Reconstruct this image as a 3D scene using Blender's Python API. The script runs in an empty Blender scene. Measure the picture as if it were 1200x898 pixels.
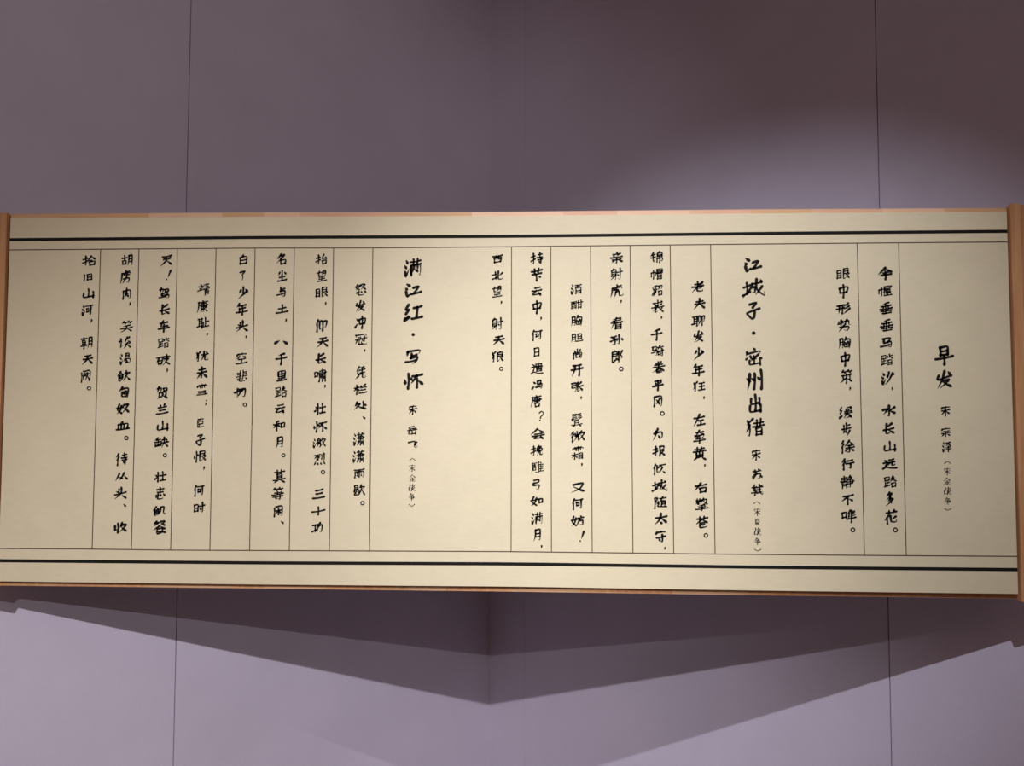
import bpy, bmesh, math, random
from mathutils import Vector, Matrix

# ---------------------------------------------------------------- camera
scene = bpy.context.scene
COL = scene.collection
cam_data = bpy.data.cameras.new('camera')
cam = bpy.data.objects.new('camera', cam_data)
COL.objects.link(cam)
fwd = Vector((-0.03747812, 0.99807372, 0.04943922))
rgt = Vector((0.99929739, 0.03741493, 0.00220333))
upv = Vector((-0.00034932, -0.04948706, 0.99877470))
rot = Matrix((rgt, upv, -fwd)).transposed().to_4x4()
cam.matrix_world = Matrix.Translation((1.35061, -2.28864, 0.0)) @ rot
cam_data.sensor_fit = 'HORIZONTAL'
cam_data.sensor_width = 36.0
cam_data.lens = 36.0 * 900.0 / 1200.0
scene.camera = cam

# ---------------------------------------------------------------- world, lights, exposure
world = bpy.data.worlds.new('gallery_world')
scene.world = world
world.use_nodes = True
world.node_tree.nodes['Background'].inputs[0].default_value = (0.73, 0.49, 0.33, 1)
world.node_tree.nodes['Background'].inputs[1].default_value = 0.148


def spot(name, loc, target, energy, size_deg, blend, radius, color):
    d = bpy.data.lights.new(name, 'SPOT')
    d.energy = energy
    d.spot_size = math.radians(size_deg)
    d.spot_blend = blend
    d.shadow_soft_size = radius
    d.color = color
    o = bpy.data.objects.new(name, d)
    COL.objects.link(o)
    o.location = loc
    o.rotation_euler = (Vector(target) - Vector(loc)).to_track_quat('-Z', 'Y').to_euler()
    return o


# three ceiling track spots in front of the scroll (their heights follow the shadow edges on the wall)
spot('track_spot', (1.28, -4.10, 1.91), (0.46, 0.3, -1.52), 530, 51, 1.0, 0.02, (1.0, 0.985, 0.985))
spot('track_spot', (1.45, -2.69, 1.90), (1.90, 0.3, -0.14), 262, 47, 1.0, 0.014, (0.98, 1.0, 1.035))
spot('track_spot', (1.86, -5.60, 1.90), (0.0, 0.3, 0.25), 160, 46, 0.6, 0.02, (1.0, 0.96, 0.92))
# soft room light bounced from the ceiling
ad = bpy.data.lights.new('room_fill', 'AREA')
ad.shape = 'RECTANGLE'
ad.size = 4.0
ad.size_y = 2.0
ad.energy = 12
ad.color = (1.0, 0.74, 0.66)
ao = bpy.data.objects.new('room_fill', ad)
COL.objects.link(ao)
ao.location = (1.2, -3.2, 2.05)
ao.rotation_euler = (math.radians(25), 0, 0)

scene.view_settings.view_transform = 'Standard'
scene.view_settings.look = 'None'
scene.view_settings.gamma = 1.0
scene.view_settings.use_curve_mapping = False
scene.view_settings.exposure = 0.0

# measured glyphs, text positions (0.1 mm) and edges on the scroll plane (m)
COMPONENTS = {
    '扌': '05308522 550058883578t 00659048',
    '氵': '30006020d 00303548d 157025999552t',
    '亻': '80001545t 50305099',
    '口': '05101590 051092058585 20859080',
    '日': '12051595 150885058592 20508048 18908588',
    '月': '300525600599t 3010880588926585t 35387838 30627862',
    '讠': '25005020d 0035503035888065t',
    '忄': '05351562d 55005099 70259540d',
    '土': '10409035 50005090 05929985',
    '王': '15109005 20509045 50105090 05929588',
    '宀': '50005528d 08300865d 123295308258t',
    '艹': '05409530 30052860 75006560t',
    '竹': '25000550t 12354830 28354060d 70005545t 58309922 75358560d',
    '木': '05309525 50005099 48350080t 52359980n',
    '纟': '5000153055302055 05855075 05957578t',
    '足': '08101538 081088058535 25358035 50355085 50588555 22552288 05929580',
    '辶': '12053022d 053530322065 0088257560909992',
    '彳': '75001030t 80252060t 50455099',
    '犭': '85000535t 2010455540992085t 45350075t',
    '巾': '05300572 0530952590707565t 50005099',
    '钅': '48050038t 20257520 10508045 452548857570t',
    '酉': '05159512 12351295 123588358895 38153548t 62156045 15688568 12888888',
    '阝': '10051099 10059508353895655078t',
    '女': '400015557595 752050700595t 00409532',
    '心': '10350570t 3020258575907565t 50155540d 80159545d',
    '雨': '20108008 50005060 05250545d 052595228842t 25303538d 25483555d 68257232d 68457252d',
    '艮': '150580037545 18487545 180515955578t 20258025 40509995n 90507068t',
    '良': '45005810d 151585128545 18488545 181516955075t 18308030 90557065t 40489999n',
    '食': '50000042t 48109538n 2838803880683068 283828958575t 30538053',
    '寺': '45159512 68006838 30389938 42589955 804580956085t 52686580d',
    '禾': '85103018t 10389532 50105099 48400078t 52409570n',
    '青': '10108505 18288225 50005045 00489540 25602599 2560825882956595t 30728072 30858085',
    '贝': '10051075 100588028875 503045700099t 60709099d',
    '马': '251075056545 30123048884085906585t 00756570',
}
GLYPHS = {
    '伞': '50000052t 48059945n 28405052d 72355850t 20629058 50305099',
    '幄': '巾00104290 4508990585254828 450845504099t 52428840 704255628860 82508862d 55759072 72606892 42959992',
    '垂': '75003012t 15309025 501050923092 32323070 70257070 05559950 12729570 25939090',
    '马': '201285086545 32133050904288906585t 00807570',
    '踏': '足00004595 70007035t 501858184838t 92107020t 72209940n 日52509295',
    '沙': '氵00003599 62004850t 45205038d 921055752599t 92059922d',
    '长': '75053035t 05559045 320528857575t 45559990n',
    '山': '50005080 084010889882 92359299',
    '水': '500050953582t 053540301078t 90205548t 52459980n',
    '远': '辶00009999 45107805 35358530 50353065t 6830676088608850t',
    '路': '足00004595 70004840t 601880154552t 60259950n 口55609299',
    '多': '50001528t 501278101555t 42205532d 60383068t 555090500599t 50606575d',
    '花': '艹15009938 35380575t 23602699 90506070t 5040558590929570t',
    '眼': '目00103590 艮45009999',
    '目': '10081095 100892089295 10359035 12629060 12908888',
    '中': '08251560 082595188260 15608258 50004899',
    '形': '05205515 00505542 22201595t 42184095 85055530t 90305558t 95555099t',
    '势': '扌00004550 72004850t 5515851288459948t 55305842d 1562856275954585t 48500599t',
    '胸': '月00054095 62004540t 5520952092958090t 58426870d 78406075t 5045508284828445',
    '策': '竹05009530 10389033 50305099 254225702542 78427868 48600092t 52609990n',
    '缓': '纟00003899 90055012t 48225532d 68187030d 90157530t 42429538 42589852 6242605560553598t 626590854599t 62709999n',
    '步': '50005045 52188515 25152545 05459538 50455070 30602078t 85585599t',
    '徐': '彳00003099 65003050t 62059945n 50427842 40629958 654265963890t 48753090t 78709588d',
    '行': '彳00003899 48209015 40459940 754875926082t',
    '静': '08154812 08284825 00424840 28002840 12521595 125245504592 15654265 15784276 72004835t 681585127532 503590329060 50509947 50659062 722872905585t',
    '不': '15159508 60150065t 50385099 62459572n',
    '哗': '口00103560 62004030t 52205050 90126838t 7204704295429530t 35689962 68506899',
    '早': '日20007850 00659958 50505099',
    '发': '142208489530 520035500599t 4260805350802099t 40659999n 75058520d',
    '宋': '宀05009935 12459538 50255099 48480588t 52489585n',
    '宗': '宀05009935 30388535 10589853 505550954085t 30700890t 68709285d',
    '泽': '氵00003299 42129508 85103545t 55159945n 48609055 40789973 68456899',
    '江': '08022819d 02301042d 066014943670t 503784305675 35809971',
    '城': '05403530 20152078 00853568 45258820 452538480099t 4745584556754570t 6500655599989975t 90456088t 82058820d',
    '子': '201575084535 606055923899057205629845',
    '密': '48005812d 10200540t 123090227838t 05601850t 3045386065626050t 78403074t 50405049d 82559664d 52665290 256828928888 86668899',
    '州': '05352552d 25151099t 35385550d 55155095 70358548d 93009599',
    '出': '50005092 202022527548 80208055 126015958892 88608899',
    '猎': '犭00004599 45289525 60106045 82057842 38489942 日50559299',
    '苏': '艹10009035 2545854075855578t 48301099t 15600578t 88559875d',
    '轼': '05254522 270018554852 00754870 32303099 48309925 50508048 65486578 45828575 7000757599999970t 85088820d',
    '夏': '05059905 48053820 25202568 252075207568 25357535 25507550 25657565 45652085t 307275720099t 35759999n',
    '战': '22002245 22205018 084508950845 50455095 08855085 52359028 6500657099999975t 92453599t 82088820d',
    '争': '40000835t 351575125532 203578357865 00509950 20657865 503550953590t',
    '金': '50000045t 50009945n 25457845 12659065 50455092 22722882d 75686088t 00959995',
    '老': '25228518 48004840 00459540 90050095t 4550458588928572t 80505568t',
    '夫': '22288025 10509545 520048400099t 52529999n',
    '聊': '05154512 15151580 38103899 15353835 15553855 00824570t 6210521552656558t 681570504599t 78207899 7820981592658565t',
    '少': '28251052t 50004850 70208538d 884035750599t',
    '年': '28000530t 25208515 28422875 28458040 00759970 55205599',
    '狂': '犭00004099 王42109992',
    '左': '05309522 55000099t 45558552 65556590 35929988',
    '牵': '20158512 50001840t 52189538n 12401255t 154290388055t 20658062 00829976 50455099 32503065t',
    '黄': '15158510 35003528 65006225 05329928 284528752845 75427570 28607558 5030507828757572 28800599t 68809599d',
    '右': '05259518 50000072t 口38489599',
    '擎': '05125010 15001520 35003518 12250540t 152548224045t 口18322842 65004830t 5512901080384850t 58159952n 75522058t 25687865 00809977 525552953585t',
    '苍': '10159512 33003328 68006225 50200062t 50259958n 3555705265705070 3555359288908875t',
    '锦': '钅00004899 75005518t 5515554555429242 551592129245 55309028 52605290 5260956092857578t 73457399',
    '帽': '巾00104090 5005504550429042 500595059540 52189218 55329030 目50429099',
    '貂': '45050520t 12252035d 35204035t 45381560t 2040405520950588t 35600580t 30700095t 5510900885357532t 70155548t 口58559099',
    '裘': '10208515 50005050 15253538d 82305542t 48380858t 75058515d 00559950 52451085t 356528925085t 50529999n 85606878t',
    '千': '78052518t 00459940 50124899',
    '骑': '051042083540 12101240423842853080t 00603055 50189513 70004838t 75229038d 45489845 口52587585 884888957588t',
    '卷': '28053518d 72006018t 20258022 10429938 500048600085t 55459985n 3862706270783877 3862389078907580t',
    '平': '25158010 25283545d 78256045t 05609552 50125099',
    '冈': '12051095 1205880588957088t 72253078t 32306875d',
    '为': '22103028d 48000095t 1038853090756088t 52556575d',
    '报': '扌00004099 55055595 5505880585307030t 584588424899t 60559999n',
    '倾': '亻00002899 351535825070t 52283548t 55129910 75126825 76404595t 80759595d',
    '随': '05050599 05052805153828551560t 45129508 70004545t 60385880 6038903888807876t 62508850 62658865 32303545d 305538552882308255889992',
    '太': '10359528 500040500095t 50409990n 42755588d',
    '守': '宀05009932 15559548 683568924882t 35654578d',
    '亲': '48005510d 20188015 32252838d 65205535t 00459542 15658562 504550953888t 30721285t 65709585d',
    '射': '30001512t 12151265 1215481245953590t 15304530 15484845 12635058 48580595t 55359930 820082956590t 60506862d',
    '虎': '52005220 52108508 152592228535t 152510650099t 30384834 604560402842 48455535t 42583299t 42586855709099909975t',
    '看': '85051512t 15258520 00409938 48000090t 目32429099',
    '孙': '05154510 2030353535951585t 00604042 680068925582t 52405065t 85359555d',
    '郎': '28003510d 1015481248451045 101510954075 12304830 38606078d 651265996512 9510803895608070t',
    '酒': '氵00003299 酉38009999',
    '酣': '酉00054895 50309928 62106295 85058595 62558555 62858585',
    '胆': '月00054299 日52089570 45909988',
    '尚': '50005030 22083028d 78086528t 15401595 1540883885927088t 口32508085',
    '开': '15108508 00459938 321230450599t 68106899',
    '张': '051042084230083208320855425535951588t 85055535t 48459940 580555927580t 65459990n',
    '鬓': '10001038 10004500 10124012 10244524 00385036 203600504550 75002515t 88005518t 92155532t 95305548t 65482862t 30603080 30706870 68606880 00869983 30901099t 68889099d',
    '微': '彳00003099 48004830 351838326030 62126232 35425838424840682595t 4248554855856580t 78005838t 702099185599t 72359999n',
    '霜': '雨05009952 木00484899 目55529299',
    '又': '1515850860650095t 15359999n',
    '何': '亻00003099 35129508 821282926582t 口40356568',
    '妨': '女00004899 70007812d 50259520 66284099t 6450885088956585t',
    '持': '扌00004099 寺35009999',
    '节': '05209512 32003232 68006228 12459040 80726570t 45455099',
    '云': '30108505 05409935 4838108075788874 68559092d',
    '遣': '辶00009999 42088808 42084225 42258825 88088825 38339531 65006540 48454870 48458845 88458868 48568556 48708570',
    '冯': '15153030d 05852560t 马38009999',
    '唐': '50005512d 15159512 151518450099t 352885288545 28409938 35528550 85308550 60206062 口38658599',
    '会': '50000052t 48009945n 30488045 12659860 506525888085 68688895d',
    '挽': '扌00004099 65004525t 551085087522 50285050 502890288848 50508848 68255099t 7550758892889570t',
    '雕': '080508650099t 08054505 45953090t 15223522 25122535 15353535 15503550 15501570 15703570 35503570 62004835t 58205899 75007812d 60259525 60459242 60659262 58859985 76257685',
    '弓': '2010820875302035 20351555855575924585t',
    '如': '女00005999 口62309575',
    '满': '氵00003099 35159812 55005528 80007825 40359932 424042994240953895998890t 60384880t 62608075d 80387870t',
    '西': '05159810 20352590 203590328085 40153560t 621560528050 22858282',
    '北': '30053582 00383530 00854070 5800588899909970t 95256848t',
    '望': '22002810d 00205518 201820484540t 650560355050t 6505900590457848t 68188818 66308830 20608055 22778074 50605092 05959992',
    '天': '25158010 10459540 501545500095t 50459999n',
    '狼': '犭00004099 良40009999',
    '写': '15081038t 150895058830t 42253552 3552794872784892t 40387534 00757070',
    '怀': '忄00004299 45209815 70203868t 70407099 78559978d',
    '红': '纟00004899 52259518 72226880 42909985',
    '岳': '70051015t 22152245 22308528 60286045 05459942 50555090 186018908888 88608598',
    '飞': '081575107055759095929970t 95256545t 65428560d',
    '怒': '女00004850 500788055050t 55159955n 心05559999',
    '冲': '15153030d 05852855t 中35009999',
    '冠': '08051028t 080895058822t 25304830 05505048 20500590t 35503590 60905570t 48429940 802580706568t 60506862d 35903595759599999985t',
    '凭': '38000838t 22252255 85053812t 38309522 65106550 45529050 306528800099t 30657062709099929975t',
    '栏': '05304025 22002299 20350065t 22404258d 55055818d 90007018t 50309528 55589055 42909985',
    '处': '25000848t 222048220585t 12359992n 70007068 72309045d',
    '潇': '氵00002899 35129810 52005025 80007522 453088308850 35409938 45508850 65256599 45654095 88659299 55655085t 75657885d',
    '雨': '05109808 12351095 1235903290957590t 50105090 28453552d 28683575d 65427050d 65687275d',
    '歇': '日10004538 15420560t 1245504245953588t 15603082t 32552070t 157815883585 70005030t 622095188038t 72354599t 72459999n',
    '抬': '扌00004299 720055409035 85229545d 口55589599',
    '仰': '亻00003099 5510381838825568t 62206299 6220951588657565t',
    '啸': '口00152858 451290089035 30259925 40408840 68006899 45504099 90509299 60525578t 78528275d',
    '壮': '05252545d 28002899 00702555t 45409935 70007090 48929588',
    '激': '氵00002599 45003810t 33123340 331258125540 33255525 33405540 25525850 45453099t 4558585855954590t 78006038t 702098185599t 70359999n',
    '烈': '05105505 30100542t 252850251072t 22404052d 70087050 920092728068t 15800098t 35803895d 60786695d 85759995d',
    '三': '25158508 28508045 00929988',
    '十': '00559946 50005099',
    '功': '05204815 28182578 00854568 5230882580956588t 70002599t',
    '名': '45000545t 401880100082t 30355050d 口35559299',
    '尘': '50005042 25151038t 75159032d 20608055 50455090 02929985',
    '与': '40003538 40208015 3638823878905080t 00706562',
    '土': '20458038 52005090 00929985',
    '八': '35100085d 65159590d',
    '里': '15101558151085088255 15328530 15558255 50105092 15758572 00959990',
    '和': '40052015t 00354530 25122599 22400070t 28405058d 口58259075',
    '莫': '10159512 33003328 68006225 日25308062 00779970 35800599t 60789598d',
    '等': '竹05009532 25408538 50305055 00559948 10729568 726070955085t 32754088d',
    '闲': '20003012d 10201099 3510880888957288t 木25308085',
    '白': '50003020t 15221595 152288208595 18558552 15908588',
    '了': '151585085038556050902880t',
    '头': '32053820d 12303842d 580055500099t 00609945 65709998d',
    '空': '宀05009930 35300850t 62289042n 25558552 52555288 05929988',
    '悲': '38003058 10204018 10354033 00554048 62006058 65189015 65339030 65509548 心05609999',
    '切': '00454530250525754565t 5020901885956588t 68202099t',
    '靖': '22003010d 05204518 12322045d 38283045t 00585048 青50009999',
    '康': '50005510d 10159512 151512600099t 352885288552 25409940 35528552 602060924588t 35624572d 50702890t 85586572t 62709995n',
    '耻': '05104510 15101578 38053899 15323832 15523852 00854572t 70007085 72409838 52455288 42909985',
    '犹': '犭00003899 45359830 650060503899t 7235728899909975t 80088820d',
    '未': '25228018 10489542 500050923888t 48480595t 60559990d',
    '雪': '雨08009952 20658062 80658095 25807878 10959892',
    '臣': '1510159515108508 38103530 38308030 80308058 35603560 35608058 35603590 15928890',
    '恨': '忄00003899 艮40009999',
    '时': '日00154588 50359930 800080956085t 55506570d',
    '灭': '15109005 32302045t 82285545t 501845550099t 50509999n',
    '驾': '0515381232382538t 20000545t 口52158840 255278507070 28522570886888956588t 00856080',
    '车': '15208515 450025508548 00709965 52355099',
    '破': '石00104290 482095188835t 48203099t 72007050 584085384599t 55559999n',
    '石': '05159512 45200575t 口28509595',
    '贺': '0515381235402538t 20000545t 口55158840 22502282 225078507580 526048780599t 58808898d',
    '兰': '30003515d 72006018t 15308525 25607855 00929985',
    '缺': '25000025t 12204018 00404838 25202575 05580580 4575456004804575 552588228550 48529950 700070505099t 70559999n',
    '志': '20158512 50005040 25387838 心05459999',
    '饥': '食00005599 621058603899t 621285108265909299909970t',
    '餐': '25000520t 121245100535t 550590055038t 58159540n 50380068t 50389968n 3260706070823282326032997088 60809595d',
    '胡': '00254822 25002548 口05484285 月52009999',
    '虏': '50005018 50088508 152295209035t 152212600099t 383038358035 602860456545t 3065826275955590t 60502099t',
    '肉': '12251099 1225902290957088t 50004865 48353055t 52406552d 50552878t 50607078d',
    '笑': '竹05009532 80402048t 00669960 504850700099t 52669999n',
    '谈': '讠00003599 50105520d 85007020t 68004548t 70309048n 48555565d 92507565t 70504099t 68689999n',
    '渴': '氵00003099 日50009035 52483570t 5052955092907588t 60605882 62587078d 55858085',
    '饮': '食00005099 68005535t 602098188035t 75304599t 70509999n',
    '匈': '35000040t 2820951888956585t 45386065d 65404065t 3245328278827842',
    '奴': '女00005099 551590104595t 52359995n',
    '血': '48003018t 15301585 153088288585 38323885 60306085 00909988',
    '待': '彳00003599 寺30009999',
    '从': '30000099t 25505572d 68003595t 65359999n',
    '收': '0825087008703562t 30003099 62004548t 552595224599t 55409999n',
    '旧': '08100595 日30089090',
    '河': '氵00003099 35129808 821282926285t 口42356572',
    '朝': '00104808 22002225 日08254062 00754870 25602599 月55009599',
    '阙': '20003010d 08180899 3510880888957288t 22304228 20484845 34302080t 48304848 65224535t 60358232 66424585t 65528888d',
    '拾': '扌00004299 65053550t 62059945n 50486848 口48589599',
    '月': '300525600599t 3010880588926585t 35387838 30627862',
    '日': '12051595 150885058592 20508048 18908588',
}
TEXT_COLUMNS = [
    ('verse_line', '拾 -360 4890 430 354;旧 -370 4382 322 265;山 -355 3878 375 317;河 -375 3368 357 369;， -236 3023 64 98;朝 -355 2358 392 385;天 -322 1852 356 349;阙 -360 1343 338 401;。 -250 970 135 132'),
    ('verse_line', '胡 829 4894 357 371;虏 797 4390 349 440;肉 836 3873 292 369;， 952 3539 53 88;笑 864 2856 373 367;谈 835 2356 390 384;渴 849 1865 337 383;饮 821 1336 425 348;匈 835 843 318 399;奴 827 347 424 346;血 828 -172 416 283;。 951 -541 141 138;待 810 -1185 370 396;从 842 -1707 404 257;头 814 -2204 369 377;、 954 -2562 77 75;收 843 -3239 421 324'),
    ('verse_line', '灭 2054 4887 391 352;！ 2129 4429 149 299;驾 2019 3879 355 386;长 2032 3367 354 385;车 2019 2864 354 384;踏 2032 2347 371 348;破 2035 1829 459 365;， 2159 1502 53 87;贺 2035 844 388 415;兰 2037 332 369 345;山 2060 -169 369 327;缺 2038 -675 439 351;。 2153 -1056 133 130;壮 2029 -1701 368 325;志 2031 -2207 343 410;饥 2020 -2726 427 307;餐 2046 -3220 419 425'),
    ('verse_line', '靖 3232 3986 371 385;康 3209 3468 346 419;耻 3234 2965 370 349;， 3369 2606 49 77;犹 3232 1943 394 330;未 3226 1440 344 398;雪 3238 928 369 363;； 3376 534 77 173;臣 3225 -80 245 310;子 3230 -578 280 395;恨 3231 -1086 391 360;， 3361 -1448 49 96;何 3219 -2112 356 358;时 3241 -2623 355 334'),
    ('verse_line', '白 4438 4898 300 316;了 4423 4401 229 368;少 4458 3883 352 402;年 4422 3380 369 401;头 4432 2858 369 365;， 4572 2517 49 76;空 4438 1872 368 381;悲 4462 1343 350 380;切 4430 846 385 328;。 4577 474 133 131'),
    ('verse_line', '名 5623 4902 334 368;尘 5643 4388 298 384;与 5641 3888 322 366;土 5660 3383 385 296;， 5789 3018 49 87;八 5653 2369 412 139;千 5662 1861 349 387;里 5684 1353 307 362;路 5679 860 376 361;云 5643 345 320 326;和 5651 -150 400 343;月 5650 -656 250 380;。 5781 -1042 132 130;莫 5660 -1676 374 426;等 5618 -2200 374 408;闲 5651 -2703 318 356;、 5774 -3040 83 81'),
    ('verse_line', '抬 6846 4884 357 343;望 6860 4389 308 384;眼 6867 3883 391 348;， 6994 3528 49 87;仰 6868 2876 390 399;天 6917 2367 365 363;长 6872 1860 348 380;啸 6862 1353 375 406;， 7006 1020 49 82;壮 6870 357 346 360;怀 6878 -174 408 359;激 6864 -666 398 314;烈 6872 -1160 352 368;。 6988 -1541 138 136;三 6863 -2186 372 332;十 6860 -2695 413 271;功 6854 -3195 371 321'),
    ('verse_line', '怒 8061 3958 348 389;发 8057 3462 306 364;冲 8056 2960 354 415;冠 8079 2448 374 363;， 8198 2100 42 69;凭 8081 1446 318 406;栏 8080 941 408 316;处 8093 438 431 301;、 8201 96 83 75;潇 8057 -553 338 409;潇 8053 -1067 351 391;雨 8076 -1570 337 305;歇 8076 -2085 385 366;。 8190 -2456 137 135'),
    ('title_text', '满 9634 4625 520 574;江 9657 3952 519 485;红 9663 3273 580 560;· 9669 2593 103 103;写 9664 1902 482 515;怀 9681 1206 585 514'),
    ('author_text', '宋 9671 327 268 307;岳 9659 -286 302 289;飞 9673 -708 308 251'),
    ('war_note', '（ 9677 -1149 171 68;宋 9669 -1410 205 210;金 9682 -1704 198 203;战 9664 -1995 205 209;争 9666 -2272 198 219;） 9668 -2515 171 67'),
    ('verse_line', '西 12192 4875 337 295;北 12204 4369 350 304;望 12188 3886 302 373;， 12319 3544 48 76;射 12191 2908 377 395;天 12244 2417 369 336;狼 12211 1924 376 359;。 12325 1558 130 130'),
    ('verse_line', '持 13379 4868 360 398;节 13379 4391 376 414;云 13380 3881 314 317;中 13387 3409 300 430;， 13510 3059 48 82;何 13387 2569 348 336;日 13381 2059 204 301;遣 13388 1558 374 382;冯 13395 1081 347 323;唐 13361 595 333 407;？ 13524 147 142 288;会 13406 -388 433 365;挽 13396 -885 379 341;雕 13407 -1374 372 353;弓 13373 -1879 263 376;如 13397 -2359 388 318;满 13391 -2871 330 375;月 13398 -3362 242 394;， 13529 -3711 40 73'),
    ('verse_line', '酒 14564 3955 334 344;酣 14580 3491 367 292;胸 14572 2994 347 360;胆 14578 2491 367 301;尚 14594 2000 332 334;开 14583 1523 366 402;张 14582 1013 372 340;， 14703 684 41 68;鬓 14573 31 321 412;微 14589 -452 455 337;霜 14598 -935 364 411;， 14718 -1294 40 67;又 14609 -1959 430 318;何 14585 -2442 363 351;妨 14594 -2936 396 334;！ 14717 -3395 134 300'),
    ('verse_line', '亲 15770 4888 391 396;射 15757 4396 380 385;虎 15772 3891 390 405;， 15896 3562 41 69;看 15767 2912 355 383;孙 15765 2421 399 324;郎 15770 1931 365 425;。 15893 1553 142 143'),
    ('verse_line', '锦 16964 4895 389 378;帽 16967 4390 365 360;貂 16974 3900 372 360;裘 16987 3414 378 427;， 17092 3073 40 68;千 16947 2579 330 375;骑 16971 2082 377 374;卷 16991 1590 387 390;平 16970 1082 353 372;冈 16967 592 295 354;。 17098 232 141 142;为 16966 -391 318 397;报 16996 -879 384 345;倾 16986 -1402 394 335;城 16999 -1903 460 384;随 17019 -2387 383 360;太 17035 -2869 393 372;守 17012 -3384 349 398;， 17142 -3731 40 66'),
    ('verse_line', '老 18178 3998 377 359;夫 18217 3495 363 358;聊 18179 3001 396 368;发 18184 2518 309 367;少 18186 2006 352 390;年 18164 1522 362 379;狂 18183 1032 361 331;， 18323 688 40 74;左 18173 39 350 386;牵 18178 -448 350 419;黄 18173 -948 416 428;， 18326 -1305 40 67;右 18204 -1953 382 327;擎 18225 -2446 382 416;苍 18230 -2960 381 381;。 18339 -3334 139 139'),
    ('title_text', '江 19801 4667 520 496;城 19808 3956 669 597;子 19800 3303 408 578;· 19801 2617 113 115;密 19792 1917 517 591;州 19789 1218 516 640;出 19820 535 432 588;猎 19804 -159 547 569'),
    ('author_text', '宋 19820 -977 291 340;苏 19835 -1563 324 349;轼 19839 -1996 347 349'),
    ('war_note', '（ 19824 -2371 191 66;宋 19837 -2642 205 215;夏 19833 -2930 204 205;战 19836 -3211 204 215;争 19832 -3502 191 215;） 19835 -3749 191 53'),
    ('verse_line', '眼 22439 4373 392 357;中 22439 3853 305 434;形 22430 3338 431 366;势 22444 2838 381 388;胸 22444 2315 364 377;中 22451 1834 304 437;策 22474 1320 379 430;， 22576 961 46 74;缓 22438 272 402 374;步 22445 -229 302 433;徐 22462 -725 427 392;行 22458 -1236 387 348;静 22442 -1756 410 404;不 22445 -2262 376 324;哗 22469 -2757 425 396;。 22579 -3141 144 145'),
    ('verse_line', '伞 23669 4376 447 400;幄 23651 3857 396 332;垂 23653 3339 396 378;垂 23662 2833 396 378;马 23651 2321 356 370;踏 23663 1814 368 362;沙 23668 1277 368 395;， 23792 960 46 74;水 23687 319 426 360;长 23669 -208 367 399;山 23684 -718 366 325;远 23673 -1231 425 348;路 23684 -1744 385 370;多 23651 -2246 277 445;花 23662 -2760 407 421;。 23794 -3133 143 144'),
    ('title_text', '早 25307 1947 540 603;发 25299 1244 474 551'),
    ('author_text', '宋 25302 321 293 316;宗 25293 -303 293 305;泽 25315 -719 260 331'),
    ('war_note', '（ 25326 -1175 182 59;宋 25310 -1432 201 205;金 25302 -1719 201 198;战 25305 -1999 214 224;争 25307 -2295 195 210;） 25301 -2532 194 53'),
]
EDGES = {
    'bandT': [(-0.2878, 0.5564), (0.4817, 0.558), (1.2637, 0.5563), (2.0264, 0.5596), (2.7215, 0.561)],
    'bandB': [(-0.2849, -0.4258), (0.5003, -0.4251), (1.2659, -0.4212), (2.0125, -0.4243), (2.7194, -0.4243)],
    'frT': [(-0.2908, 0.6405), (0.4801, 0.6393), (1.2635, 0.6352), (2.0275, 0.6365), (2.7237, 0.6345)],
    'papT': [(-0.2902, 0.6231), (0.4805, 0.6224), (1.2636, 0.6188), (2.0273, 0.6205), (2.7232, 0.62)],
    'papB': [(-0.2826, -0.4876), (0.5015, -0.4891), (1.266, -0.4876), (2.0116, -0.4918), (2.7173, -0.4937)],
    'frB': [(-0.282, -0.5041), (0.5018, -0.505), (1.266, -0.5063), (2.0113, -0.509), (2.7144, -0.5107)],
    'ruleT': [(-0.2867, 0.5244), (-0.0015, 0.5247), (0.4823, 0.5254), (0.8416, 0.5237), (1.2663, 0.5246), (1.8574, 0.5275), (2.2858, 0.5288), (2.7206, 0.5296)],
    'ruleB': [(-0.2862, -0.3892), (-0.001, -0.3884), (0.2399, -0.3897), (0.8416, -0.3871), (1.2658, -0.3853), (1.8601, -0.3874), (2.2898, -0.3874), (2.7205, -0.3866)],
}
RULES = [(-0.0015, -0.001), (0.1188, 0.1197), (0.2387, 0.2399), (0.3589, 0.3596), (0.4797, 0.4802), (0.6008, 0.6003), (0.7214, 0.7212), (0.8416, 0.8416), (1.2625, 1.2632), (1.3806, 1.3821), (1.4995, 1.5019), (1.6175, 1.6213), (1.7368, 1.74), (1.8566, 1.8601), (2.2871, 2.2898), (2.4075, 2.409)]

random.seed(7)


# ---------------------------------------------------------------- materials
def new_mat(name, rough=0.7):
    m = bpy.data.materials.new(name)
    m.use_nodes = True
    nt = m.node_tree
    b = nt.nodes['Principled BSDF']
    b.inputs['Roughness'].default_value = rough
    b.inputs['Specular IOR Level'].default_value = 0.3
    return m, nt, b


def coords(nt, scale):
    tc = nt.nodes.new('ShaderNodeTexCoord')
    mp = nt.nodes.new('ShaderNodeMapping')
    mp.inputs['Scale'].default_value = scale
    nt.links.new(tc.outputs['Object'], mp.inputs['Vector'])
    return mp


def noise(nt, vec, scale, detail=4, rough=0.6):
    n = nt.nodes.new('ShaderNodeTexNoise')
    n.inputs['Scale'].default_value = scale
    n.inputs['Detail'].default_value = detail
    n.inputs['Roughness'].default_value = rough
    nt.links.new(vec.outputs[0], n.inputs['Vector'])
    return n


def ramp(nt, fac, stops):
    r = nt.nodes.new('ShaderNodeValToRGB')
    els = r.color_ramp.elements
    els[0].position, els[0].color = stops[0][0], (*stops[0][1], 1)
    els[1].position, els[1].color = stops[-1][0], (*stops[-1][1], 1)
    for p, c in stops[1:-1]:
        e = els.new(p)
        e.color = (*c, 1)
    nt.links.new(fac, r.inputs['Fac'])
    return r


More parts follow.
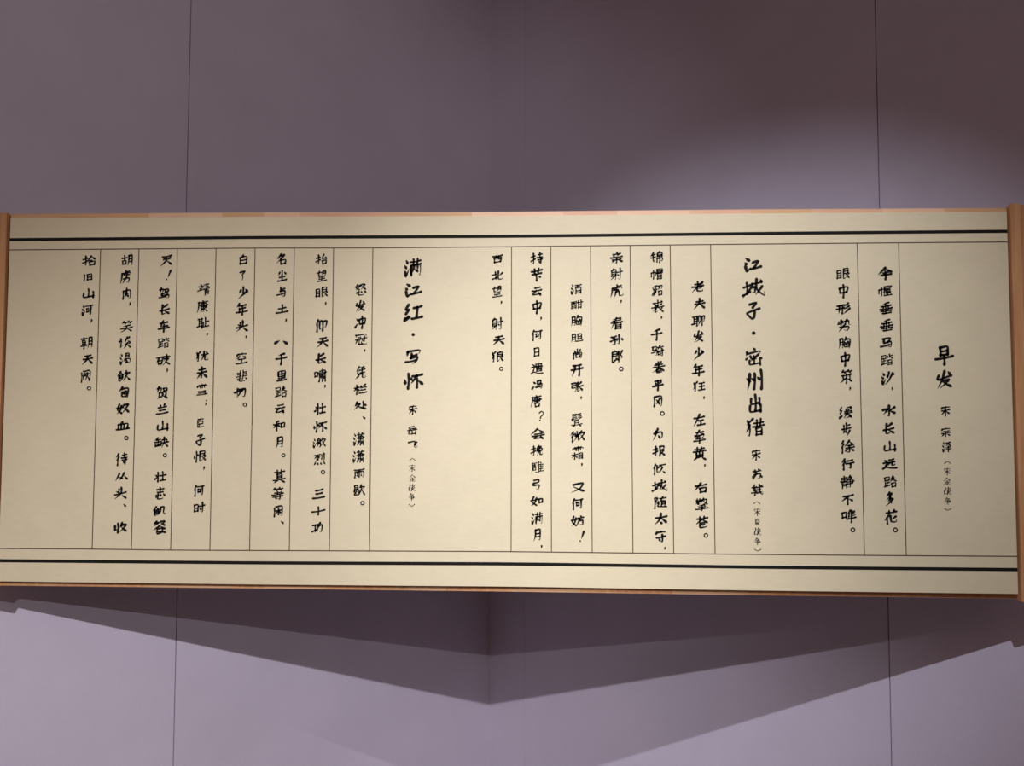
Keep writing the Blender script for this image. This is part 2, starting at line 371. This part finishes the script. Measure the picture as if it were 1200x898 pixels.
def bump(nt, b, height, strength, dist):
    n = nt.nodes.new('ShaderNodeBump')
    n.inputs['Strength'].default_value = strength
    n.inputs['Distance'].default_value = dist
    nt.links.new(height, n.inputs['Height'])
    nt.links.new(n.outputs['Normal'], b.inputs['Normal'])


def scaled(c, k):
    return tuple(v * k for v in c)


def fabric_material():
    m, nt, b = new_mat('lavender_wall_fabric', 0.9)
    base = WALL_COLOR
    v = coords(nt, (1, 1, 1))
    big = noise(nt, v, 2.2, 3)
    fine = noise(nt, v, 130, 3)
    mix = nt.nodes.new('ShaderNodeMath')
    mix.operation = 'MULTIPLY_ADD'
    mix.inputs[1].default_value = 0.45
    nt.links.new(fine.outputs['Fac'], mix.inputs[0])
    nt.links.new(big.outputs['Fac'], mix.inputs[2])
    r = ramp(nt, mix.outputs[0], [(0.45, scaled(base, 0.94)), (1.0, scaled(base, 1.06))])
    nt.links.new(r.outputs['Color'], b.inputs['Base Color'])
    weave = noise(nt, v, 420, 2)
    bump(nt, b, weave.outputs['Fac'], 0.25, 0.0015)
    return m


def paper_material():
    m, nt, b = new_mat('cream_scroll_paper', 0.62)
    v = coords(nt, (1, 1, 1))
    cloud = noise(nt, v, 9, 6, 0.7)
    r = ramp(nt, cloud.outputs['Fac'], [(0.25, scaled(PAPER_COLOR, 0.955)), (0.5, PAPER_COLOR), (0.75, scaled(PAPER_COLOR, 1.03))])
    fib = noise(nt, coords(nt, (30, 30, 110)), 1.0, 5, 0.75)
    r2 = ramp(nt, fib.outputs['Fac'], [(0.30, (0.93, 0.92, 0.90)), (0.55, (1, 1, 1))])
    mx = nt.nodes.new('ShaderNodeMix')
    mx.data_type = 'RGBA'
    mx.blend_type = 'MULTIPLY'
    mx.inputs[0].default_value = 0.6
    nt.links.new(r.outputs['Color'], mx.inputs[6])
    nt.links.new(r2.outputs['Color'], mx.inputs[7])
    nt.links.new(mx.outputs[2], b.inputs['Base Color'])
    bump(nt, b, fib.outputs['Fac'], 0.08, 0.0008)
    return m


def wood_material(name, c1, c2, along):
    m, nt, b = new_mat(name, 0.5)
    sc = [60, 60, 60]
    sc[along] = 3.5
    v = coords(nt, tuple(sc))
    n = noise(nt, v, 1.0, 6, 0.65)
    n.inputs['Distortion'].default_value = 0.6
    r = ramp(nt, n.outputs['Fac'], [(0.32, c1), (0.5, tuple((a + q) / 2 for a, q in zip(c1, c2))), (0.68, c2)])
    nt.links.new(r.outputs['Color'], b.inputs['Base Color'])
    bump(nt, b, n.outputs['Fac'], 0.12, 0.001)
    return m


def plain(name, col, rough):
    m, nt, b = new_mat(name, rough)
    n = noise(nt, coords(nt, (1, 1, 1)), 300, 3)
    r = ramp(nt, n.outputs['Fac'], [(0.3, scaled(col, 0.9)), (0.7, scaled(col, 1.1))])
    nt.links.new(r.outputs['Color'], b.inputs['Base Color'])
    return m


WALL_COLOR = (0.700, 0.630, 0.800)
PAPER_COLOR = (0.850, 0.748, 0.545)
M_FABRIC = fabric_material()
M_PAPER = paper_material()
RAIL_TONES = [wood_material('beech_rail_light', (0.80, 0.50, 0.34), (0.90, 0.62, 0.45), 0),
              wood_material('beech_rail_pink', (0.74, 0.42, 0.28), (0.84, 0.52, 0.37), 0),
              wood_material('beech_rail_amber', (0.68, 0.39, 0.22), (0.80, 0.50, 0.30), 0)]
POST_TONES = [wood_material('beech_post_amber', (0.60, 0.29, 0.14), (0.78, 0.42, 0.215), 2),
              wood_material('beech_post_red', (0.56, 0.26, 0.13), (0.72, 0.36, 0.19), 2)]
M_GROOVE = wood_material('groove_shade_wood', (0.10, 0.045, 0.015), (0.15, 0.07, 0.025), 2)  # wood tone darkened to paint in the shade of the recessed side gaps
M_BAND = plain('black_printed_band', (0.008, 0.006, 0.006), 0.8)
M_RULE = plain('brown_printed_rule', (0.11, 0.075, 0.045), 0.6)
M_INK = plain('black_brush_ink', (0.008, 0.006, 0.006), 0.8)
M_GREYINK = plain('grey_printed_ink', (0.085, 0.065, 0.05), 0.6)
M_METAL = plain('grey_steel', (0.3, 0.3, 0.3), 0.4)
M_BACK = plain('painted_wall_backing', (0.055, 0.048, 0.06), 0.9)
M_FLOOR = plain('grey_carpet', (0.16, 0.14, 0.15), 0.95)
M_CEIL = plain('dark_ceiling_paint', (0.20, 0.18, 0.20), 0.9)


# ---------------------------------------------------------------- helpers
def link(name, verts, faces, mat, parent=None, origin=(0, 0, 0), bevel=0.0):
    """one mesh object; verts in world coordinates, object origin at `origin`"""
    o3 = Vector(origin)
    me = bpy.data.meshes.new(name)
    me.from_pydata([tuple(Vector(v) - o3) for v in verts], [], faces)
    me.materials.append(mat)
    me.update()
    ob = bpy.data.objects.new(name, me)
    COL.objects.link(ob)
    if parent is not None:
        ob.parent = parent
        w = Vector((0, 0, 0))
        p = parent
        while p is not None:
            w += p.location
            p = p.parent
        ob.location = o3 - w
    else:
        ob.location = o3
    if bevel:
        bm = bmesh.new()
        bm.from_mesh(me)
        bmesh.ops.recalc_face_normals(bm, faces=bm.faces)
        bmesh.ops.bevel(bm, geom=bm.edges[:], offset=bevel, segments=2, affect='EDGES', clamp_overlap=True)
        bm.to_mesh(me)
        bm.free()
    return ob


BOXF = [(0, 1, 2, 3), (7, 6, 5, 4), (0, 4, 5, 1), (1, 5, 6, 2), (2, 6, 7, 3), (3, 7, 4, 0)]


def box(name, x0, x1, y0, y1, z0, z1, mat, parent=None, bevel=0.0):
    v = [(x0, y0, z0), (x1, y0, z0), (x1, y0, z1), (x0, y0, z1), (x0, y1, z0), (x1, y1, z0), (x1, y1, z1), (x0, y1, z1)]
    return link(name, v, BOXF, mat, parent, ((x0 + x1) / 2, y0, z0), bevel)


def at(poly, x):
    """height of a measured edge at x"""
    if x <= poly[0][0]:
        return poly[0][1]
    for (a, b), (c, d) in zip(poly, poly[1:]):
        if x <= c:
            return b + (d - b) * (x - a) / (c - a)
    return poly[-1][1]


def strip_mesh(name, bottom, top, x0, x1, y0, y1, mat, parent, n=24, origin=None, bevel=0.0):
    """a board whose lower and upper edge follow two measured edges"""
    v, f = [], []
    for i in range(n + 1):
        x = x0 + (x1 - x0) * i / n
        zb, zt = bottom(x), top(x)
        v += [(x, y0, zb), (x, y0, zt), (x, y1, zt), (x, y1, zb)]
    for i in range(n):
        a, b = 4 * i, 4 * i + 4
        f += [(a, b, b + 1, a + 1), (a + 1, b + 1, b + 2, a + 2), (a + 2, b + 2, b + 3, a + 3), (a + 3, b + 3, b, a)]
    f += [(0, 1, 2, 3), (4 * n + 3, 4 * n + 2, 4 * n + 1, 4 * n)]
    return link(name, v, f, mat, parent, origin or ((x0 + x1) / 2, y0, bottom((x0 + x1) / 2)), bevel)


def empty(name, loc, parent=None):
    o = bpy.data.objects.new(name, None)
    o.empty_display_size = 0.1
    COL.objects.link(o)
    o.location = Vector(loc) - (parent.location if parent else Vector((0, 0, 0)))
    o.parent = parent
    return o


# ---------------------------------------------------------------- the setting: two fabric-covered walls meeting in a corner
FLOOR_Z, CEIL_Z = -2.30, 2.60
K = Vector((1.0993, 1.5000, 0))                     # the inner corner
DL = Vector((-0.75397532, -0.65690275, 0))          # along the left wall
DR = Vector((0.80155473, -0.59792141, 0))           # along the right wall
NL = Vector((DL.y, -DL.x, 0))
NR = Vector((-DR.y, DR.x, 0))
if NL.y > 0:
    NL = -NL
if NR.y > 0:
    NR = -NR


def wall(name, D, N, seams, side):
    """backing board with fabric panels in front, thin open joints between them"""
    th = 0.012

    def slab(nm, s0, s1, d0, d1, z0, z1, mat, parent, bevel):
        a0, a1 = K + D * s0, K + D * s1
        v = []
        for d in (d0, d1):
            q = -N * d
            v += [tuple(a0 + q + Vector((0, 0, z0))), tuple(a1 + q + Vector((0, 0, z0))),
                  tuple(a1 + q + Vector((0, 0, z1))), tuple(a0 + q + Vector((0, 0, z1)))]
        o = link(nm, v, BOXF, mat, parent, tuple(a0 + Vector((0, 0, z0))), bevel)
        if not bevel:
            bm = bmesh.new()
            bm.from_mesh(o.data)
            bmesh.ops.recalc_face_normals(bm, faces=bm.faces)
            bm.to_mesh(o.data)
            bm.free()
        return o
    w = slab(name, 0, seams[-1], th + 0.001, 0.12, FLOOR_Z, CEIL_Z, M_BACK, None, 0)
    w['kind'] = 'structure'
    for s0, s1 in zip(seams, seams[1:]):
        g0, g1 = [0.0 if s == 0 else 0.0003 if s < 1 else 0.0014 for s in (s0, s1)]      # the joint next to the corner is almost closed
        slab('fabric_panel', s0 + g0, s1 - g1, 0.0, th, FLOOR_Z + 0.002, CEIL_Z - 0.002, M_FABRIC, w, 0.0009 if s0 else 0.0)
    return w


wall('wall_left', DL, NL, [0.0, 1.4525, 3.10], -1)
wall('wall_right', DR, NR, [0.0, 0.2166, 1.798, 3.38], 1)
fl = box('floor', -2.6, 5.2, -6.6, 1.7, FLOOR_Z - 0.1, FLOOR_Z, M_FLOOR)
fl['kind'] = 'structure'
ce = box('ceiling', -2.6, 5.2, -6.6, 1.7, CEIL_Z, CEIL_Z + 0.1, M_CEIL)
ce['kind'] = 'structure'

# ---------------------------------------------------------------- the framed scroll
XL, XR = -0.2890, 2.7225        # paper board
PL, PR = -0.2980, 2.7312        # inner faces of the end posts
BASE = Vector((1.2, 0.03, -0.515))
scroll = empty('framed_scroll', BASE)
scroll['label'] = 'long framed calligraphy scroll in pale wood hung across the wall corner'
scroll['category'] = 'scroll'

E = EDGES


def top_paper(x): return at(E['papT'], x)
def bot_paper(x): return at(E['papB'], x)
def top_rail(x): return at(E['frT'], x)
def bot_rail(x): return at(E['frB'], x)


strip_mesh('paper_board', bot_paper, top_paper, XL, XR, 0.0, 0.013, M_PAPER, scroll)
box('backing_board', PL + 0.0005, PR - 0.0005, 0.0342, 0.0400, -0.50, 0.63, M_GROOVE, scroll)


def rail(name, lo, hi, y0, y1, cuts, seed, tones):
    rnd = random.Random(seed)
    core = strip_mesh(name, lambda x: lo(x) + 0.001, lambda x: hi(x) - 0.001, PL + 0.0005, PR - 0.0005, y0 + 0.003, y1, tones[2], scroll)
    last = -1
    for a, b in zip(cuts, cuts[1:]):
        k = rnd.choice([i for i in (0, 1, 2, 0) if i != last])
        last = k
        strip_mesh('wood_block', lo, hi, a + 0.0001, b - 0.0001, y0, y0 + 0.0029, tones[k], core, n=3)
    return core


def cuts(x0, x1, seed, fixed=None):
    if fixed:
        return [x0] + [c for c in fixed if x0 < c < x1] + [x1]
    rnd = random.Random(seed)
    c = [x0]
    while c[-1] < x1 - 0.30:
        c.append(c[-1] + rnd.uniform(0.10, 0.27))
    return c + [x1]


rail('top_rail', lambda x: top_paper(x) - 0.020, top_rail, 0.0135, 0.034, cuts(PL + 0.0005, PR - 0.0005, 3, [0.14, 0.37, 0.50, 0.61, 0.87, 1.14, 1.42, 1.58, 1.80, 1.98, 2.16, 2.37, 2.55]), 5, RAIL_TONES)
rail('bottom_rail', bot_rail, lambda x: bot_paper(x) + 0.020, 0.0185, 0.034, cuts(PL + 0.0005, PR - 0.0005, 9), 8, [RAIL_TONES[2], POST_TONES[0], POST_TONES[1]])  # darker tones here paint in part of the paper board's shadow


def post(inner, sgn):
    """end post glued up from two staves, standing proud of the paper"""
    a, b = sorted((inner, inner + sgn * 0.060))
    mid = inner + sgn * 0.030
    low = -0.5110 if sgn < 0 else -0.5165
    core = box('end_post', a + 0.002, b - 0.002, 0.008, 0.045, low + 0.001, 0.6375, POST_TONES[1], scroll)
    s = sorted((inner, mid - sgn * 0.0003))
    box('stave', s[0], s[1], -0.004, 0.0078, low, 0.6405 if sgn < 0 else 0.6425, POST_TONES[0], core, 0.0008)
    s = sorted((mid + sgn * 0.0003, inner + sgn * 0.060))
    box('stave', s[0], s[1], -0.004, 0.0078, low, 0.6385, POST_TONES[1], core, 0.0008)
    # steel standoff from the back of the post to the wall
    D = DL if sgn < 0 else DR
    x = inner + sgn * 0.034
    s = (x - K.x) / D.x
    ywall = K.y + D.y * s
    box('wall_bracket', x - 0.012, x + 0.012, 0.0452, ywall - 0.002 - 0.012 * abs(D.y / D.x), 0.10, 0.14, M_METAL, scroll)


post(PL, -1)
post(PR, 1)

# printed bands and ruled lines lie on the paper
HALF_BAND = 0.0048
HALF_RULE = 0.0015
INK_Y = -0.0004
for key in ('bandT', 'bandB'):
    strip_mesh('printed_band', lambda x, k=key: at(E[k], x) - HALF_BAND, lambda x, k=key: at(E[k], x) + HALF_BAND, XL, XR, INK_Y, -0.00001, M_BAND, scroll)
for key in ('ruleT', 'ruleB'):
    strip_mesh('ruled_line', lambda x, k=key: at(E[k], x) - HALF_RULE, lambda x, k=key: at(E[k], x) + HALF_RULE, XL, XR, INK_Y, -0.00001, M_RULE, scroll)
for xt, xb in RULES:
    zt, zb = at(E['ruleT'], xt), at(E['ruleB'], xb)
    h = HALF_RULE * 0.92
    v = [(xb - h, INK_Y, zb), (xb + h, INK_Y, zb), (xt + h, INK_Y, zt), (xt - h, INK_Y, zt)]
    v += [(a, -0.00001, c) for a, b, c in v]
    link('ruled_line', v, BOXF, M_RULE, scroll, (xb, 0, zb))


# ---------------------------------------------------------------- brush writing
def glyph_strokes(code, bx=(0.0, 0.0, 99.0, 99.0)):
    """decode a glyph: groups of xxyy points; t = tapering end, n = pressed diagonal, d = dot; other letters place a component in a box"""
    out = []
    x0, y0, x1, y1 = bx
    for tok in code.split():
        if tok[0].isdigit():
            kind = ''
            if tok[-1] in 'tnd':
                kind, tok = tok[-1], tok[:-1]
            pts = []
            for k in range(0, len(tok) - 3, 4):
                pts.append((x0 + (x1 - x0) * int(tok[k:k + 2]) / 99.0, y0 + (y1 - y0) * int(tok[k + 2:k + 4]) / 99.0))
            if len(pts) > 1:
                out.append((pts, kind))
        else:
            b = [int(tok[i:i + 2]) / 99.0 for i in (1, 3, 5, 7)]
            sub = (x0 + (x1 - x0) * b[0], y0 + (y1 - y0) * b[1], x0 + (x1 - x0) * b[2], y0 + (y1 - y0) * b[3])
            src = COMPONENTS.get(tok[0]) or GLYPHS[tok[0]]
            out += glyph_strokes(src, sub)
    return out


def smooth(pts, n=5, k=0.36):
    if len(pts) == 2:
        a, b = pts
        dx, dy = b[0] - a[0], b[1] - a[1]
        bow = 0.035
        return [(a[0] + dx * t - dy * bow * math.sin(math.pi * t), a[1] + dy * t + dx * bow * -math.sin(math.pi * t)) for t in [i / 6 for i in range(7)]]
    P = [pts[0]] + list(pts) + [pts[-1]]
    res = []
    for i in range(1, len(P) - 2):
        p0, p1, p2, p3 = P[i - 1:i + 3]
        for s in range(n):
            t = s / n
            h1, h2, h3, h4 = 2*t**3 - 3*t**2 + 1, -2*t**3 + 3*t**2, t**3 - 2*t**2 + t, t**3 - t**2
            res.append(tuple(h1*p1[j] + h2*p2[j] + h3*k*(p2[j] - p0[j]) + h4*k*(p3[j] - p1[j]) for j in (0, 1)))
    res.append(pts[-1])
    return res


PROFILE = {'': [(0, .95), (.14, .92), (.5, .70), (.82, .80), (1, 1.02)],
           't': [(0, 1.12), (.2, .98), (.6, .72), (1, .16)],
           'n': [(0, .30), (.4, .70), (.78, 1.30), (.9, 1.05), (1, .18)],
           'd': [(0, .35), (.55, 1.0), (.85, 1.28), (1, 1.0)],
           'song': [(0, .9), (1, .9)]}


def width_at(kind, t):
    pr = PROFILE[kind]
    for (a, b), (c, d) in zip(pr, pr[1:]):
        if t <= c:
            return b + (d - b) * (t - a) / (c - a)
    return pr[-1][1]


def ribbon(path, kind, w, verts, faces, song=False):
    L = [0.0]
    for a, b in zip(path, path[1:]):
        L.append(L[-1] + math.hypot(b[0] - a[0], b[1] - a[1]))
    tot = L[-1] or 1e-6
    base = len(verts)
    n = len(path)
    frames = []
    for i, p in enumerate(path):
        a, b = path[max(i - 1, 0)], path[min(i + 1, n - 1)]
        dx, dy = b[0] - a[0], b[1] - a[1]
        q = math.hypot(dx, dy) or 1e-6
        dx, dy = dx / q, dy / q
        hw = w * 0.5 * width_at(kind, L[i] / tot)
        hw *= 0.88 + 0.12 * abs(dy)
        if song:
            hw *= 0.55 + 0.75 * abs(dy)
        frames.append((p, dx, dy, hw))
    p, dx, dy, hw = frames[0]
    ring = []
    top, bot = [], []
    # rounded, slightly slanted start
    for (p, dx, dy, hw) in frames:
        top.append((p[0] - dy * hw, p[1] + dx * hw))
        bot.append((p[0] + dy * hw, p[1] - dx * hw))
    p, dx, dy, hw = frames[0]
    cap0 = [(p[0] - dx * hw * .8 + dy * hw * .55, p[1] - dy * hw * .8 - dx * hw * .55), (p[0] - dx * hw - dy * hw * .3, p[1] - dy * hw + dx * hw * .3)]
    p, dx, dy, hw = frames[-1]
    cap1 = [(p[0] + dx * hw * .9 - dy * hw * .5, p[1] + dy * hw * .9 + dx * hw * .5), (p[0] + dx * hw * .9 + dy * hw * .5, p[1] + dy * hw * .9 - dx * hw * .5)]
    for a, b in zip(top, bot):
        verts += [a, b]
    for i in range(n - 1):
        a = base + 2 * i
        faces.append((a, a + 1, a + 3, a + 2))
    c = len(verts)
    verts += cap0 + cap1
    faces.append((base, c + 1, c, base + 1))
    e = base + 2 * (n - 1)
    faces.append((e + 1, c + 3, c + 2, e))


def ring_mesh(rx, ry, inner, verts, faces, n=20):
    b = len(verts)
    for i in range(n):
        a = 2 * math.pi * i / n
        verts += [(rx * math.cos(a), ry * math.sin(a)), (rx * inner * math.cos(a), ry * inner * math.sin(a))]
    for i in range(n):
        j = (i + 1) % n
        faces.append((b + 2 * i, b + 2 * j, b + 2 * j + 1, b + 2 * i + 1))


def disc(cx, cy, rad, verts, faces, n=14):
    b = len(verts)
    verts += [(cx + rad * math.cos(2 * math.pi * i / n), cy + rad * math.sin(2 * math.pi * i / n)) for i in range(n)]
    faces.append(tuple(range(b, b + n)))


def char_mesh(ch, kind, w, h):
    """flat printed character, centred on the origin, w by h metres"""
    verts, faces = [], []

    def m(p):
        return ((p[0] / 99.0 - 0.5) * w, (0.5 - p[1] / 99.0) * h)
    if ch == '。':
        ring_mesh(w / 2, h / 2, 0.50, verts, faces)
    elif ch == '·':
        disc(0, 0, w / 2, verts, faces)
    elif ch == '，':
        ribbon([m(p) for p in smooth([(60, 5), (62, 45), (15, 99)])], 't', 0.0052, verts, faces)
    elif ch == '、':
        ribbon([m(p) for p in smooth([(5, 10), (85, 85)])], 'd', 0.0058, verts, faces)
    elif ch == '；':
        disc(*m((70, 12)), 0.0026, verts, faces)
        ribbon([m(p) for p in smooth([(60, 60), (60, 75), (15, 99)])], 't', 0.0050, verts, faces)
    elif ch == '！':
        ribbon([m(p) for p in smooth([(92, 3), (40, 70)])], 't', 0.0068, verts, faces)
        disc(*m((14, 92)), 0.0026, verts, faces)
    elif ch == '？':
        ribbon([m(p) for p in smooth([(5, 18), (45, 2), (90, 14), (70, 40), (38, 55), (30, 70)])], '', 0.0044, verts, faces)
        disc(*m((18, 93)), 0.0025, verts, faces)
    elif ch == '（':
        ribbon([m(p) for p in smooth([(2, 95), (50, 8), (98, 95)])], '', 0.0028, verts, faces)
    elif ch == '）':
        ribbon([m(p) for p in smooth([(2, 5), (50, 92), (98, 5)])], '', 0.0028, verts, faces)
    else:
        st = glyph_strokes(GLYPHS[ch])
        size = math.sqrt(w * h)
        k = {'verse_line': 0.168, 'author_text': 0.165, 'title_text': 0.158, 'war_note': 0.125}[kind]
        k *= min(1.18, max(0.62, (7.5 / max(len(st), 1)) ** 0.45))
        k *= {'八': 1.75, '三': 1.1, '头': 0.9, '发': 0.86, '虎': 0.92, '裘': 0.9, '城': 0.92, '会': 0.85, '张': 0.88, '郎': 0.88, '射': 0.9, '看': 0.92, '仰': 0.88, '血': 1.1}.get(ch, 1.0)
        k *= 1.0 + 0.05 * random.uniform(-1, 1)
        ww = size * k
        song = kind == 'war_note'
        slant = 0.0 if song or ch == '八' else 0.125
        inset = 0.5 * ww * 0.8
        def mm(p):
            return ((p[0] / 99.0 - 0.5) * (w - inset), (0.5 - p[1] / 99.0) * (h - inset) * (1 - slant * .6) + (p[0] / 99.0 - 0.5) * (w - inset) * slant)
        for pts, kd in st:
            path = smooth([mm(p) for p in pts])
            ribbon(path, 'song' if song and kd in ('',) else kd, ww, verts, faces, song)
    return verts, faces


LABELS = {'title_text': 'large bold brush title', 'author_text': 'small brush-written author line', 'war_note': 'tiny grey bracketed note'}
for kind, text in TEXT_COLUMNS:
    items = [t.split() for t in text.split(';')]
    first = items[0]
    line = empty(kind, (int(first[1]) / 1e4, 0.0, int(first[2]) / 1e4), scroll)
    if kind in LABELS:
        line['label'] = LABELS[kind]
    for ch, X, Z, w, h in items:
        X, Z, w, h = (int(q) / 1e4 for q in (X, Z, w, h))
        verts, faces = char_mesh(ch, kind, w, h)
        me = bpy.data.meshes.new('character')
        me.from_pydata([(a, 0, b) for a, b in verts], [], faces)
        me.materials.append(M_GREYINK if kind == 'war_note' else M_INK)
        nm = 'punctuation_mark' if ch in '，。、；！？（）·' else 'character'
        o = bpy.data.objects.new(nm, me)
        COL.objects.link(o)
        o.parent = line
        o.location = Vector((X, INK_Y - 0.0003, Z)) - line.location - scroll.location
